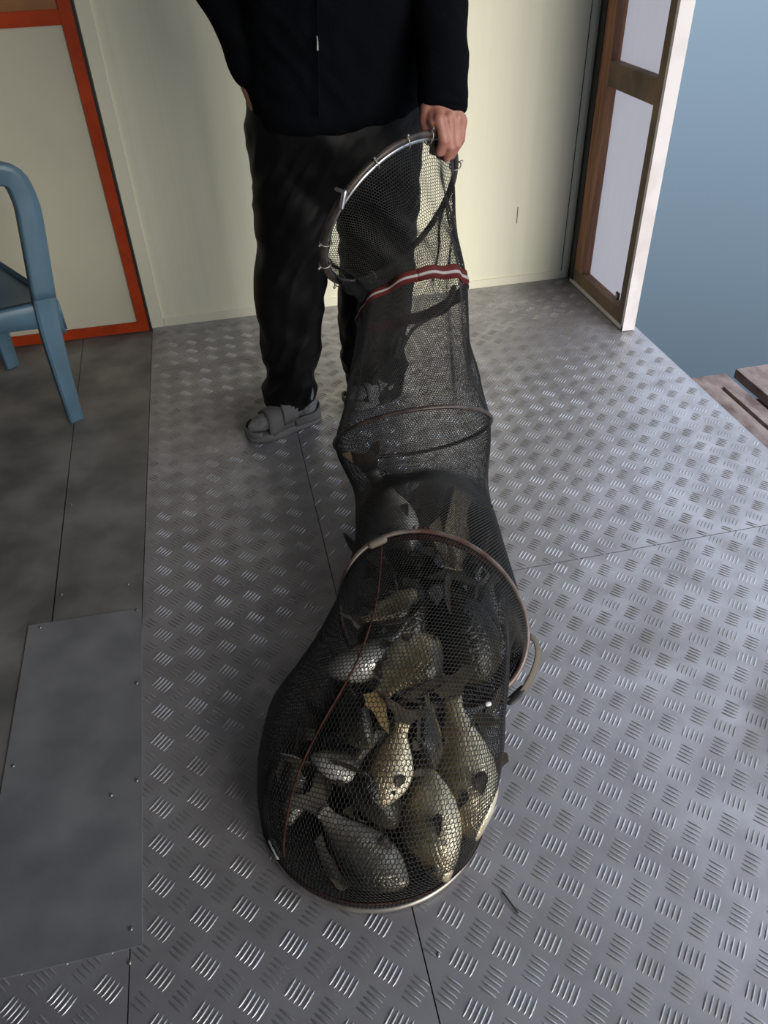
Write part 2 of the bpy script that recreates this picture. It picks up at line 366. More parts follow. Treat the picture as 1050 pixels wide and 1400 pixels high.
# right door leaf standing open over the deck edge
d2 = empty('door_2', (1.52, 2.85, 0)); d2['kind'] = 'structure'
y0, y1 = 2.56, 3.08
X0, X1 = 1.484, 1.528
struct('sheeting', box(X1 - 0.006, X1 - 0.005, y0 + 0.01, y1 - 0.005, 0.022, 2.04), M['sheeting'], d2)
struct('wrap', join(box(X0 - 0.001, X1 + 0.006, y0 - 0.004, y0 + 0.012, 0.004, 2.06),
       box(X0 - 0.001, X1, y0, y1, 0.004, 0.022)), M['wrap'], d2)
struct('frame', join(box(X0, X1 - 0.004, y0 + 0.012, y0 + 0.055, 0.022, 2.05)), M['wood_dirty'], d2)
struct('frame', join(box(X0, X1 - 0.004, y0 + 0.055, y1 - 0.03, 0.022, 0.075)), M['wood_dirty'], d2)
struct('frame', join(box(X0, X1 - 0.004, y1 - 0.11, y1 - 0.03, 0.075, 2.05)), M['wood'], d2)
struct('frame', join(box(X0, X1 - 0.004, y0 + 0.055, y1 - 0.11, 0.80, 0.88)), M['wood_dirty'], d2)
struct('frame', join(box(X0, X1 - 0.004, y0 + 0.055, y1 - 0.11, 1.52, 1.60)), M['wood_dirty'], d2)
struct('gap_strip', box(X0 - 0.003, X1, y1 - 0.03, y1, 0.02, 2.05), M['black'], d2)  # black strip standing in for the dark gap between leaf and wall
p = at(845, 405, x=X1 - 0.008)
struct('clip', box(X1 - 0.014, X1 - 0.007, p.y - 0.012, p.y + 0.012, p.z - 0.018, p.z + 0.016), M['black'], d2)
struct('clip', box(X1 - 0.016, X1 - 0.014, p.y - 0.006, p.y + 0.006, p.z - 0.01, p.z + 0.009), M['white_plastic'], d2)

# rest of the shelter (out of frame), plus an added wall, shades the left
struct('wall_left', box(-2.68, -2.6, -1.3, WALL + 0.08, -0.1, 2.5), M['grey_roof'])
struct('ceiling', box(-2.68, 1.9, -1.3, WALL + 0.08, 2.5, 2.56), M['grey_roof'])
struct('shade_wall_front', box(-2.68, 0.55, -1.38, -1.3, -0.1, 2.5), M['grey_roof'])  # unseen wall added behind the camera, sized to darken the left side

# water
struct('water', ([(XR - 0.6, -60, -0.5), (300, -60, -0.5), (300, 400, -0.5), (XR - 0.6, 400, -0.5)], [(0, 1, 2, 3)]), M['water'])
# plank jetty outside
def planks(x0, x1, slots, zt):
    parts = []; Y1 = 2.2; xs = [x0] + [s for a in slots for s in a] + [x1]
    for i in range(0, len(xs), 2): parts.append(box(xs[i], xs[i + 1], -1.2, Y1, zt - 0.035, zt))
    for i in range(1, len(xs) - 1, 2):
        parts.append(box(xs[i], xs[i + 1], Y1 - 0.085, Y1, zt - 0.035, zt)); pass
    return join(*parts)
jt = empty('jetty', (1.7, 2.0, -0.06)); tag(jt, 'weathered wooden plank jetty beside the metal floor at the water', 'jetty')
obj('plank', planks(1.562, 1.725, [(1.650, 1.668)], -0.03), M['plank'], jt, False)
obj('plank', planks(1.765, 1.96, [(1.838, 1.856)], -0.018), M['plank'], jt, False)
obj('plank', planks(1.99, 2.18, [(2.07, 2.082)], -0.02), M['plank'], jt, False)
obj('joist', box(1.56, 2.2, 1.98, 2.06, -0.13, -0.066), M['plank'], jt, False)
obj('joist', box(1.56, 2.2, 0.4, 0.48, -0.13, -0.066), M['plank'], jt, False)

# ================================================================ BLUE CHAIR
def make_chair():
    ch = empty('plastic_chair', (-0.88, 2.55, 0)); tag(ch, 'blue plastic garden armchair at the left edge, standing before the cream door', 'chair')
    fx = Vector((0.957, 0.29, 0)).normalized()       # facing
    sy = Vector((-0.51, 0.86, 0)).normalized()      # towards its left
    o0 = Vector((-0.605, 2.452, 0))                   # near front foot
    W = 0.55; D = 0.54
    def q(f, s, z): return o0 + fx * f + sy * s + Vector((0, 0, z))
    def strap(pts, w, th, wdir):
        """flat band swept along pts, w wide along wdir"""
        ps, T, _ = frames(pts); secs = []
        ws = w if hasattr(w, '__len__') else [w] * len(ps)
        for i, p in enumerate(ps):
            wd = (wdir - T[i] * wdir.dot(T[i])).normalized(); nn = T[i].cross(wd)
            secs.append([p + wd * a * ws[i] / 2 + nn * b * th / 2 for a, b in ((-1, -1), (-0.9, -1.3), (0.9, -1.3), (1, -1), (1, 1), (-1, 1))])
        return loft(secs)
    parts = []
    for s in (0, 1):
        S = s * W; sg = -1 if s == 0 else 1
        # front leg running straight up into the armrest, one continuous post
        path = [at(a, b, y=2.452) - o0 for a, b in ((104, 572), (84, 505), (68, 445), (57, 385), (47, 325), (36, 275), (12, 241))]
        path = [Vector((v.dot(fx), 0, v.z)) for v in path]; last = path[-1]
        path += [Vector((last.x - 0.10, 0, last.z + 0.012)), Vector((last.x - 0.26, 0, last.z + 0.0)), Vector((last.x - 0.44, 0, last.z - 0.03))]
        path[0].z = 0.002
        post = cr_pts([q(v.x, S, v.z) for v in path], 5); n = len(post); ps, T, _ = frames(post); rows = []; rl = []
        for i, p in enumerate(ps):
            w_ = 0.050 + 0.022 * min(1, i / 12) - 0.012 * min(1, max(0, i - 22) / 12)
            wd = T[i].cross(sy).normalized(); th = 0.014 + 0.010 * min(1, max(0, i - 25) / 8)
            sec_ = [p + wd * a * w_ / 2 + sy * b * th for a, b in ((-1, .5), (-1, -.4), (-.8, -1), (-.3, -.7), (.8, -1), (1, -.6), (1, 1), (-.8, 1))]
            (rl if i <= 13 else rows).append(sec_)
            if i == 13: rows.append(sec_)
        obj('leg', loft(rl), M['chair'], ch, False)
        obj('armrest', loft(rows), M['chair'], ch)
        # rear leg
        leg = cr_pts([q(-D - 0.09, S + sg * 0.02, 0.002), q(-D - 0.04, S, 0.22), q(-D + 0.0, S - sg * 0.02, 0.43)], 5)
        L1 = strap(leg, [0.045 + 0.03 * (i / (len(leg) - 1)) for i in range(len(leg))], 0.005, fx)
        leg2 = [p + fx * 0.02 - sy * sg * 0.018 for p in leg]
        L2 = strap(leg2, 0.036, 0.005, sy); obj('leg', join(L1, L2), M['chair'], ch)
    # seat shell with drop apron
    secs = []
    for i in range(13):
        f = 0.055 - (D + 0.06) * i / 12; dip = -0.028 * math.sin(PI * min(1, (i + 1) / 12)); ra = 0.012 * (i == 0)
        row = []
        for j in range(13):
            s = 0.012 + (W - 0.024) * j / 12; u = abs(j - 6) / 6
            row.append(q(f, s, 0.432 + dip * (1 - u ** 3) - ra))
        secs.append(row)
    top = loft(secs, closed=False, caps=False)
    low = ([v - Vector((0, 0, 0.005)) for v in top[0]], [t[::-1] for t in top[1]])
    aprons = []
    for s, sg in ((0.008, -1), (W - 0.008, 1)):
        rows = []
        for i in range(17):
            f = 0.06 - (D + 0.06) * i / 16; arch = 0.052 * math.sin(PI * min(1, max(0, (i - 0.2) / 15.6))) ** 0.35
            rows.append([q(f, s, 0.434), q(f, s + sg * 0.010, 0.42), q(f, s + sg * 0.012, 0.312 + arch), q(f, s + sg * 0.007, 0.312 + arch), q(f, s + sg * 0.002, 0.415)])
        aprons.append(loft(rows))
    for f0 in (0.062, -D - 0.004):
        rows = []
        for j in range(17):
            s = 0.0 + W * j / 16; arch = 0.045 * math.sin(PI * j / 16) ** 0.4
            rows.append([q(f0, s, 0.434), q(f0 + 0.006, s, 0.42), q(f0 + 0.006, s, 0.325 + arch), q(f0, s, 0.325 + arch)])
        aprons.append(loft(rows))
    obj('seat', join(top, low, *aprons), M['chair'], ch)
    # backrest with slots
    def bq(s, t): # s across 0..1, t up 0..1
        lean = -D - 0.0 - 0.13 * t; cur = -0.05 * math.sin(PI * s)
        ww = W * (1 - 0.10 * t)
        return q(lean + cur, W / 2 + (s - 0.5) * ww, 0.41 + 0.44 * t - 0.04 * (abs(s - 0.5) * 2) ** 3 * t)
    V, Fc = [], []
    nS, nT = 26, 14
    for t in range(nT + 1):
        for s in range(nS + 1): V.append(bq(s / nS, t / nT))
    for t in range(nT):
        for s in range(nS):
            if 2 <= t < 11 and s % 4 in (1,) and 3 < s < nS - 3: continue
            a = t * (nS + 1) + s; Fc.append((a, a + 1, a + nS + 2, a + nS + 1))
    back = obj('backrest', (V, Fc), M['chair'], ch); so = back.modifiers.new('s', 'SOLIDIFY'); so.thickness = 0.006
    return ch
make_chair()

# ================================================================ PERSON
def person():
    pr = empty('person', (0.2, 2.32, 0))
    tag(pr, 'person in dark fleece jacket and baggy charcoal trousers, one hand gripping the net hoop', 'person')
    def sec(py, xl, xr, Yc, dy, n=32, pw=2.3, z=None):
        a, b = at(xl, py, y=Yc), at(xr, py, y=Yc); c = (a + b) / 2; h = (b - a) / 2; h.z = 0
        return ell(c, h, Vector((0, dy, 0)), n, pw)
    def secw(x, y, z, hx, hy, n=32, pw=2.2): return ell(Vector((x, y, z)), Vector((hx, 0, 0)), Vector((0, hy, 0)), n, pw)
    # ---- trousers
    pelvis = loft([sec(60, 335, 578, 2.33, 0.15), sec(120, 334, 577, 2.33, 0.16), sec(170, 335, 577, 2.33, 0.165), sec(220, 340, 574, 2.335, 0.16), sec(265, 346, 571, 2.335, 0.13), sec(282, 352, 566, 2.34, 0.09)])
    l1 = loft([sec(170, 337, 470, 2.33, 0.14), sec(250, 344, 463, 2.325, 0.125), sec(300, 348, 456, 2.31, 0.115), sec(350, 350, 448, 2.30, 0.11), sec(400, 348, 444, 2.29, 0.105), sec(450, 353, 440, 2.285, 0.10), sec(500, 360, 437, 2.28, 0.098), sec(530, 361, 435, 2.275, 0.096), sec(548, 364, 432, 2.27, 0.09)])
    l2 = loft([sec(170, 445, 576, 2.34, 0.14), sec(250, 455, 572, 2.345, 0.125), sec(300, 460, 569, 2.35, 0.115), sec(350, 463, 566, 2.355, 0.11), sec(400, 463, 562, 2.36, 0.105), sec(450, 464, 558, 2.365, 0.10), sec(500, 470, 552, 2.37, 0.098), sec(528, 474, 550, 2.37, 0.092), sec(545, 478, 548, 2.355, 0.09)])
    v, f, n = remesh(join(pelvis, l1, l2), 0.0075, 6)
    def wr(p):
        zz = p.z; k = 0.55 + 0.9 * math.exp(-((zz - 0.15) / 0.14) ** 2)
        a = noise.noise(Vector((p.x * 7, p.y * 7, p.z * 9 + p.x * 8))) * 0.015 * k
        b = abs(noise.noise(Vector((p.x * 11 + 4, p.y * 9, p.z * 15 - p.x * 14)))) * -0.022 * k
        return a + b + 0.003
    tr = obj('trousers', (wrinkle(v, n, wr), f), M['nylon'], pr)
    # drawcord / pocket seam
    s1 = cr_pts([at(440, 165, y=2.155), at(437, 200, y=2.17), at(445, 245, y=2.19), at(456, 285, y=2.21)], 5)
    # ---- jacket
    YT = 2.33
    torso = loft([sec(168, 362, 555, YT, 0.15), sec(160, 342, 570, YT, 0.172), sec(140, 334, 574, YT, 0.185), sec(100, 327, 577, YT, 0.19), sec(50, 325, 580, YT, 0.19), sec(0, 322, 580, YT, 0.185),
                  secw(0.317, YT, 1.28, 0.235, 0.165), secw(0.317, YT, 1.38, 0.225, 0.14), secw(0.317, YT + 0.01, 1.44, 0.15, 0.11), secw(0.317, YT + 0.01, 1.475, 0.085, 0.08), secw(0.317, YT + 0.01, 1.51, 0.072, 0.07)])
    shL = Vector((0.317 + 0.20, YT, 1.385)); shR = Vector((0.317 - 0.20, YT, 1.385))
    wrist = at(606, 146, y=2.05)
    elL = at(598, -60, y=2.26)
    armL = tube([shL, shL.lerp(elL, 0.5) + Vector((0.03, 0, 0)), elL, elL.lerp(wrist, 0.35), elL.lerp(wrist, 0.7), wrist + (elL - wrist).normalized() * 0.02], [0.085, 0.083, 0.078, 0.072, 0.066, 0.061], 20)
    elR = at(302, -30, y=2.36); wrR = at(343, 92, y=2.30)
    armR = tube([shR, shR.lerp(elR, 0.5) + Vector((-0.02, 0, 0)), elR, elR.lerp(wrR, 0.5), wrR], [0.085, 0.083, 0.08, 0.07, 0.058], 20)
    v, f, n = remesh(join(torso, armL, armR), 0.008, 6)
    def wj(p):
        return noise.noise(Vector((p.x * 8, p.y * 8, p.z * 10))) * 0.012 - abs(noise.noise(Vector((p.x * 12 + 9, p.y * 9, p.z * 16 + p.x * 9)))) * 0.010 + 0.002
    jk = obj('jacket', (wrinkle(v, n, wj), f), M['fleece'], pr)
    # cuff and hem bands
    cd = (elL - wrist).normalized()
    cuff = []
    side = cd.cross(Vector((0, 1, 0))).normalized(); fr = cd.cross(side).normalized()
    for k, r_ in ((-0.012, 0.054), (-0.008, 0.060), (0.0, 0.0625), (0.022, 0.0635), (0.03, 0.059)): cuff.append([wrist + cd * k + (side * math.cos(a) + fr * math.sin(a) * 0.85) * r_ for a in [2 * PI * i / 28 for i in range(28)]])
    obj('cuff', loft(cuff), M['fleece'], jk)
    # zipper down the front
    zs = []
    for py in (-80, -40, 0, 40, 80, 120, 158):
        zs.append(at(434 + (py * 0.01), py, y=YT - (0.19 if py > 0 else 0.185) - 0.004))
    obj('zipper', tube(cr_pts(zs, 4), 0.0022, 6), M['fleece'], jk)
    zp = [at(433, 50, y=2.128), at(434, 58, y=2.124), at(434, 68, y=2.122)]
    obj('zip_pull', tube(zp, [0.003, 0.0028, 0.004], 8), M['zip'], jk)
    # ---- body
    def bsec(*a): return secw(*a, n=24)
    bt = loft([bsec(0.317, YT, 0.72, 0.12, 0.08), bsec(0.317, YT, 0.85, 0.16, 0.11), bsec(0.317, YT, 1.0, 0.15, 0.10), bsec(0.317, YT, 1.2, 0.17, 0.11), bsec(0.317, YT, 1.36, 0.18, 0.10), bsec(0.317, YT + 0.01, 1.43, 0.10, 0.07), bsec(0.317, YT + 0.01, 1.49, 0.056, 0.058), bsec(0.317, YT - 0.005, 1.56, 0.056, 0.06)])
    HC = Vector((0.317, YT - 0.03, 1.64))
    head = loft([ell(HC + Vector((0, oy, z)), Vector((hx, 0, 0)), Vector((0, hy, 0)), 28) for z, hx, hy, oy in ((-0.115, 0.028, 0.03, -0.05), (-0.10, 0.05, 0.055, -0.03), (-0.07, 0.064, 0.078, -0.012), (-0.02, 0.074, 0.09, 0), (0.03, 0.078, 0.096, 0.005), (0.075, 0.072, 0.088, 0.008), (0.105, 0.05, 0.06, 0.01), (0.12, 0.015, 0.02, 0.01))])
    nose = tube([HC + Vector((0, -0.085, 0.01)), HC + Vector((0, -0.102, -0.022)), HC + Vector((0, -0.10, -0.032))], [0.009, 0.012, 0.012], 10)
    brow = tube([HC + Vector((-0.045, -0.078, 0.022)), HC + Vector((0, -0.09, 0.024)), HC + Vector((0.045, -0.078, 0.022))], 0.008, 8)
    lip = tube([HC + Vector((-0.024, -0.078, -0.06)), HC + Vector((0, -0.088, -0.058)), HC + Vector((0.024, -0.078, -0.06))], [0.004, 0.007, 0.004], 8)
    ears = [tube([HC + Vector((s * 0.077, 0.005, 0.025)), HC + Vector((s * 0.084, 0.015, 0.0)), HC + Vector((s * 0.077, 0.005, -0.03))], [0.008, 0.012, 0.007], 8) for s in (-1, 1)]
    legs = []
    ank1, ank2 = at(398, 556, y=2.275), at(512, 530, y=2.375)
    hip1, hip2 = Vector((0.225, 2.34, 0.80)), Vector((0.43, 2.35, 0.80))
    for h, a in ((hip1, ank1), (hip2, ank2)):
        a = a.copy(); a.z = 0.09; legs.append(tube([h, h.lerp(a, 0.5), h.lerp(a, 0.72), a], [0.066, 0.054, 0.052, 0.036], 16))
    up1 = tube([shL, elL], [0.055, 0.045], 16)
    low1 = tube([elL, elL.lerp(wrist, 0.4), wrist], [0.045, 0.043, 0.032], 16)
    up2 = tube([shR, elR, wrR], [0.055, 0.045, 0.030], 16)
    # left hand gripping the hoop, back of the hand to the viewer
    def h_(px, py, y): return at(px, py, y=y)
    k = []
    W0 = h_(606, 143, 2.04)
    palm = loft([ell(h_(606, 138, 2.045), Vector((0.034, 0.01, 0)), Vector((-0.006, 0.026, 0.0)), 20, 2.4),
                 ell(h_(607, 150, 2.03), Vector((0.046, 0.012, 0)), Vector((-0.006, 0.026, 0)), 20, 2.5),
                 ell(h_(610, 163, 2.02), Vector((0.052, 0.018, 0)), Vector((-0.008, 0.025, 0)), 20, 2.6),
                 ell(h_(611, 176, 2.022), Vector((0.046, 0.018, 0)), Vector((-0.008, 0.022, 0)), 20, 2.6)])
    k.append(palm)
    fingers = [  # MCP, PIP, DIP, tip
        ((600, 162, 1.997), (607, 193, 1.978), (601, 208, 1.990), (592, 206, 2.018), 0.0135),
        ((613, 161, 2.002), (616, 201, 1.985), (611, 215, 2.000), (601, 212, 2.030), 0.0130),
        ((624, 162, 2.012), (624, 198, 1.998), (617, 213, 2.014), (608, 211, 2.040), 0.0122),
        ((633, 165, 2.024), (630, 191, 2.014), (622, 205, 2.028), (613, 206, 2.050), 0.0108)]
    for a, b, c, d, r_ in fingers:
        pts = [h_(*a), h_(*a).lerp(h_(*b), 0.5), h_(*b), h_(*c), h_(*d)]
        k.append(tube(pts, [r_ * 1.12, r_ * 0.98, r_ * 1.08, r_ * 0.95, r_ * 0.8], 12))
        k.append(tube([h_(*a) + Vector((0, 0.01, 0.004)), h_(*a) + Vector((0, 0.006, 0.0))], r_ * 1.15, 12))
    thumb = [h_(585, 148, 2.04), h_(583, 166, 2.03), h_(585, 181, 2.022), h_(592, 195, 2.030), h_(598, 203, 2.036)]
    k.append(tube(thumb, [0.021, 0.020, 0.0165, 0.0135, 0.011], 12))
    # right hand inside the pocket, wrist showing
    w2 = at(344, 115, y=2.29)
    k.append(tube([wrR, w2, at(362, 150, y=2.28), at(372, 185, y=2.28)], [0.030, 0.031, 0.038, 0.028], 12))
    v, f, n = remesh(join(bt, head, nose, brow, lip, *ears, *legs, up1, low1, up2, *k), 0.0032, 3)
    obj('body', (v, f), M['skin'], pr)
    # hair cap and eyes, above the frame
    hair = loft([ell(HC + Vector((0, oy, z)), Vector((hx, 0, 0)), Vector((0, hy, 0)), 28) for z, hx, hy, oy in ((-0.03, 0.078, 0.075, 0.035), (0.02, 0.084, 0.085, 0.025), (0.06, 0.083, 0.093, 0.014), (0.10, 0.064, 0.078, 0.012), (0.13, 0.03, 0.04, 0.012))])
    obj('hair', hair, M['hair'], pr)
    for s in (-1, 1):
        c = HC + Vector((s * 0.031, -0.084, 0.004)); obj('eye', loft([ell(c + Vector((0, 0, z)), Vector((r_, 0, 0)), Vector((0, r_ * 0.8, 0)), 12) for z, r_ in ((-0.008, 0.003), (-0.004, 0.01), (0, 0.012), (0.004, 0.01), (0.008, 0.003))]), M['eye_dark'], pr)
    # finger nail hints on the thumb side are hidden; sleeve opening ends at the cuff
    # ---- socks and sandals
    def foot(heel, toe, lift=0.0):
        heel = Vector((heel.x, heel.y, 0)); toe = Vector((toe.x, toe.y, 0)); d = toe - heel; L = d.length; d.normalize(); s = Vector((-d.y, d.x, 0)); u = Vector((0, 0, 1))
        def P(t, a, z): return heel + d * (t * L) + s * a + u * (z + 0.001)
        def outline(t): # half width of a sole
            return 0.042 * L / 0.27 * (math.sin(PI * min(1, t / 0.36)) * 0 + 1) * (1 if 0 else 1) * (0.80 + 0.26 * math.exp(-((t - 0.70) / 0.22) ** 2)) * min(1, (max(0, 1 - abs(2 * t - 1) ** 5)) ** 0.5)
        ts = [0.001, 0.012, 0.04, 0.09, 0.16, 0.25, 0.35, 0.45, 0.55, 0.65, 0.75, 0.84, 0.91, 0.96, 0.985, 0.999]
        sole = []
        for t in ts:
            w = outline(t) + 0.007; spring = 0.010 * max(0, (t - 0.8) / 0.2) ** 2
            sole.append([P(t, a * w, spring + z) for a, z in ((-0.93, 0.0), (-1.03, 0.006), (-1.0, 0.026), (-0.9, 0.030), (0, 0.026), (0.9, 0.030), (1.0, 0.026), (1.03, 0.006), (0.93, 0.0))])
        sd = empty('sandal', tuple(heel + u * 0.0), pr)
        bpy.context.view_layer.update(); sd.matrix_parent_inverse = pr.matrix_world.inverted()
        so = obj('sole', loft(sole), M['sandal'], sd)
        # foot shape (sock)
        def fh(t): return 0.085 - 0.05 * max(0, t - 0.22) / 0.78 * 1.0 if t > 0.22 else 0.085
        fs = []
        for t in [0.02, 0.05, 0.1, 0.18, 0.28, 0.4, 0.52, 0.64, 0.75, 0.84, 0.90, 0.94, 0.965]:
            e_ = min(1, max(0.15, 1 - abs(2 * (t - 0.49) / 0.97) ** 6)) ** 0.5
            w = outline(min(0.99, max(0.03, t))) * 0.93 * max(e_, 0.4); h = fh(t) * (0.35 + 0.65 * e_)
            fs.append([P(t, w * math.cos(a) * (1 if math.sin(a) < 0 else (0.97)), 0.028 + h * 0.5 + h * 0.5 * math.sin(a) + 0.004 * max(0, (t - 0.8) / 0.2)) for a in [2 * PI * k2 / 24 for k2 in range(24)]])
        ank = tube([P(0.20, 0, 0.06), P(0.22, 0, 0.13)], [0.042, 0.040], 16)
        v, f, n = remesh(join(loft(fs), ank), 0.004, 5)
        obj('sock', (v, f), M['sock'], sd)
        # upper bands
        def band(t0, t1, hh, low=0.02, cut=0.0, extra=0.006, nseg=9):
            rows = []
            for i in range(nseg):
                t = t0 + (t1 - t0) * i / (nseg - 1); w = outline(t) + extra; h = fh(t) * 1.0 + 0.036 + hh
                row = []
                for j in range(21):
                    a = PI * j / 20; tt = t + cut * math.sin(a)
                    row.append(P(tt, -w * math.cos(a) * 1.02, low + (h - low) * math.sin(a) ** 0.62))
                rows.append(row)
            v, f = loft(rows, closed=False, caps=False); return v, f
        o = obj('upper', band(0.36, 0.765, 0.002, cut=-0.03), M['sandal'], sd); m = o.modifiers.new('s', 'SOLIDIFY'); m.thickness = 0.005; m.offset = 1
        o = obj('strap', band(0.40, 0.56, 0.010, low=0.045, cut=-0.02, extra=0.009), M['sandal'], sd); m = o.modifiers.new('s', 'SOLIDIFY'); m.thickness = 0.005; m.offset = 1
        # toe bumper
        rows = []
        for i in range(25):
            a = -PI / 2 + PI * i / 24; w = 0.050; c = 0.86
            x = w * math.sin(a); t = c + math.cos(a) * 0.135
            w_ = outline(min(0.995, t)) ; tt = min(0.99, t)
            rows.append([P(tt, x * 1.0, 0.026), P(tt + 0.008, x * 1.04, 0.03), P(tt + 0.005, x * 1.02, 0.047), P(tt - 0.012, x * 0.95, 0.047), P(tt - 0.012, x * 0.95, 0.026)])
        obj('toe_guard', loft(rows), M['sandal'], sd)
        # heel counter
        rows = []
        for i in range(25):
            a = PI / 2 + PI * i / 24; x = 0.043 * math.sin(a); t = 0.17 + math.cos(a) * 0.165
            if i < 1 or i > 23: t = 0.40
            hh = 0.052 + 0.012 * -math.cos(a)
            rows.append([P(t, x * 1.05, 0.022), P(t - 0.006, x * 1.12, 0.03), P(t - 0.004, x * 1.08, hh), P(t + 0.012, x * 0.98, hh), P(t + 0.014, x * 0.98, 0.022)])
        obj('heel_counter', loft(rows), M['sandal'], sd)
    foot(at(437, 563, z=0.02), at(337, 597, z=0.02))
    foot(at(548, 520, z=0.02), at(474, 556, z=0.02))
    return pr
person()

# ================================================================ KEEP NET
HOOPS = {}
def quad_sec(T, Rr, B, L):
    """section from four world points: top/front, right, bottom/back, left"""
    c = (T + Rr + B + L) / 4
    return c, (T - B) / 2, (Rr - L) / 2
secs = []
def addsec(c, u, r, fold=0.0, sink=0.0): secs.append(dict(c=c, u=u, r=r, fold=fold)); return secs[-1]
def Q(*a): return quad_sec(*a)
# hoop held in the hand
A = addsec(*Q(at(489, 256, y=1.88), at(610, 200, y=2.055), at(578, 325, y=2.215), at(461, 380, y=2.03)))
addsec(*Q(at(528, 305, y=1.90), at(618, 292, y=2.03), at(568, 372, y=2.16), at(480, 402, y=2.02)), fold=0.10)
Bd = addsec(*Q(at(574, 374, y=1.89), at(633, 394, y=2.0), at(560, 436, y=2.10), at(488, 432, y=2.0)), fold=0.06)
addsec(*Q(at(562, 472, y=1.80), at(644, 495, y=1.91), at(560, 530, y=1.98), at(482, 520, y=1.91)), fold=0.07)
cC = at(564, 593, y=1.74); el = math.radians(51); rC = 0.198
C_ = addsec(cC, Vector((-0.02, -math.cos(el), math.sin(el))) * rC, (at(668, 580, y=1.72) - at(459, 606, y=1.76)) / 2)
addsec(*Q(at(575, 640, y=1.50), at(668, 660, y=1.53), at(575, 700, y=1.62), at(486, 672, y=1.58)), fold=0.03)
c45 = at(588, 752, z=0.19)
addsec(c45, Vector((0, 0.09, 0.13)), (at(694, 745, z=0.17) - at(495, 752, z=0.17)) / 2)
cD = at(591, 843, z=0.215); rD = 0.190
vd = (cD - Vector((0, 0, CAMH))).normalized(); ru = (Vector((1, 0, 0)) - vd * vd.x).normalized(); uu = ru.cross(vd).normalized()
if uu.z < 0: uu = -uu
D_ = addsec(cD, (uu * 0.98 + vd * 0.12).normalized() * rD * 0.97, (ru * 0.97 - uu * 0.18).normalized() * rD)
def sec5(T, Rr, B, L, fold=0.0): return addsec(*Q(T, Rr, B, L), fold=fold)
sec5(at(560, 800, z=0.37), at(714, 905, z=0.16), Vector((0.19, 1.06, 0.03)), at(440, 905, z=0.15), 0.02)
sec5(at(535, 905, z=0.335), at(704, 985, z=0.13), Vector((0.15, 1.04, 0.012)), at(384, 985, z=0.12), 0.015)
sec5(at(520, 1050, z=0.24), at(697, 1062, z=0.09), Vector((0.13, 1.03, 0.006)), at(362, 1065, z=0.08), 0.015)
sec5(at(510, 1170, z=0.12), at(677, 1110, z=0.045), Vector((0.12, 1.02, 0.005)), at(362, 1115, z=0.035), 0.01)
cE = Vector((0.113, 0.812, 0.012)); rE = 0.212
E_ = addsec(cE, Vector((0, -rE, 0)), Vector((rE, 0, 0)))
addsec(cE + Vector((0, 0, -0.004)), Vector((0, -rE * 0.6, 0)), Vector((rE * 0.6, 0, 0)))
addsec(cE + Vector((0, 0, -0.004)), Vector((0, -rE * 0.08, 0)), Vector((rE * 0.08, 0, 0)))

def spl(vals, t):
    i = min(int(t), len(vals) - 2); f = t - i
    p1, p2 = vals[i], vals[i + 1]; p0 = vals[i - 1] if i > 0 else p1; p3 = vals[i + 2] if i + 2 < len(vals) else p2
    m1 = (p2 - p0) * 0.45; m2 = (p3 - p1) * 0.45
    return p1 * (2 * f ** 3 - 3 * f * f + 1) + m1 * (f ** 3 - 2 * f * f + f) + p2 * (-2 * f ** 3 + 3 * f * f) + m2 * (f ** 3 - f * f)
cs = [s['c'] for s in secs]; us = [s['u'] for s in secs]; rs = [s['r'] for s in secs]; fo = [s['fold'] for s in secs]
def net_pt(t, th):
    c, u, r, fd = spl(cs, t), spl(us, t), spl(rs, t), spl(fo, t)
    k = 1.0
    if fd > 0.002:
        k += fd * (math.sin(7 * th + 0.9 * t) * 0.5 + math.sin(12 * th - 1.3 * t + 1) * 0.4 + noise.noise(Vector((math.cos(th) * 2.5, math.sin(th) * 2.5, t * 1.5))) * 1.2)
    p = c + (u * math.cos(th) + r * math.sin(th)) * k
    if p.z < 0.0065: p.z = 0.0065
    return p
# arc length table
NS = 400
tv = [i * (len(secs) - 1.001) / NS for i in range(NS + 1)]; acc = [0.0]
for i in range(NS):
    dd = sum((net_pt(tv[i + 1], a) - net_pt(tv[i], a)).length for a in (0, PI / 2, PI, 3 * PI / 2, 0.7, 5.5)) / 6
    acc.append(acc[-1] + dd)
def t_at(s): return float(np.interp(s, acc, tv))
total = acc[-1]
NC = 186; ROW = 0.0062           # cells around, half-row pitch
keep = empty('keep_net', tuple(cE)); tag(keep, 'long black mesh keep net with hoops, full of fish, held up by the person', 'keep net')
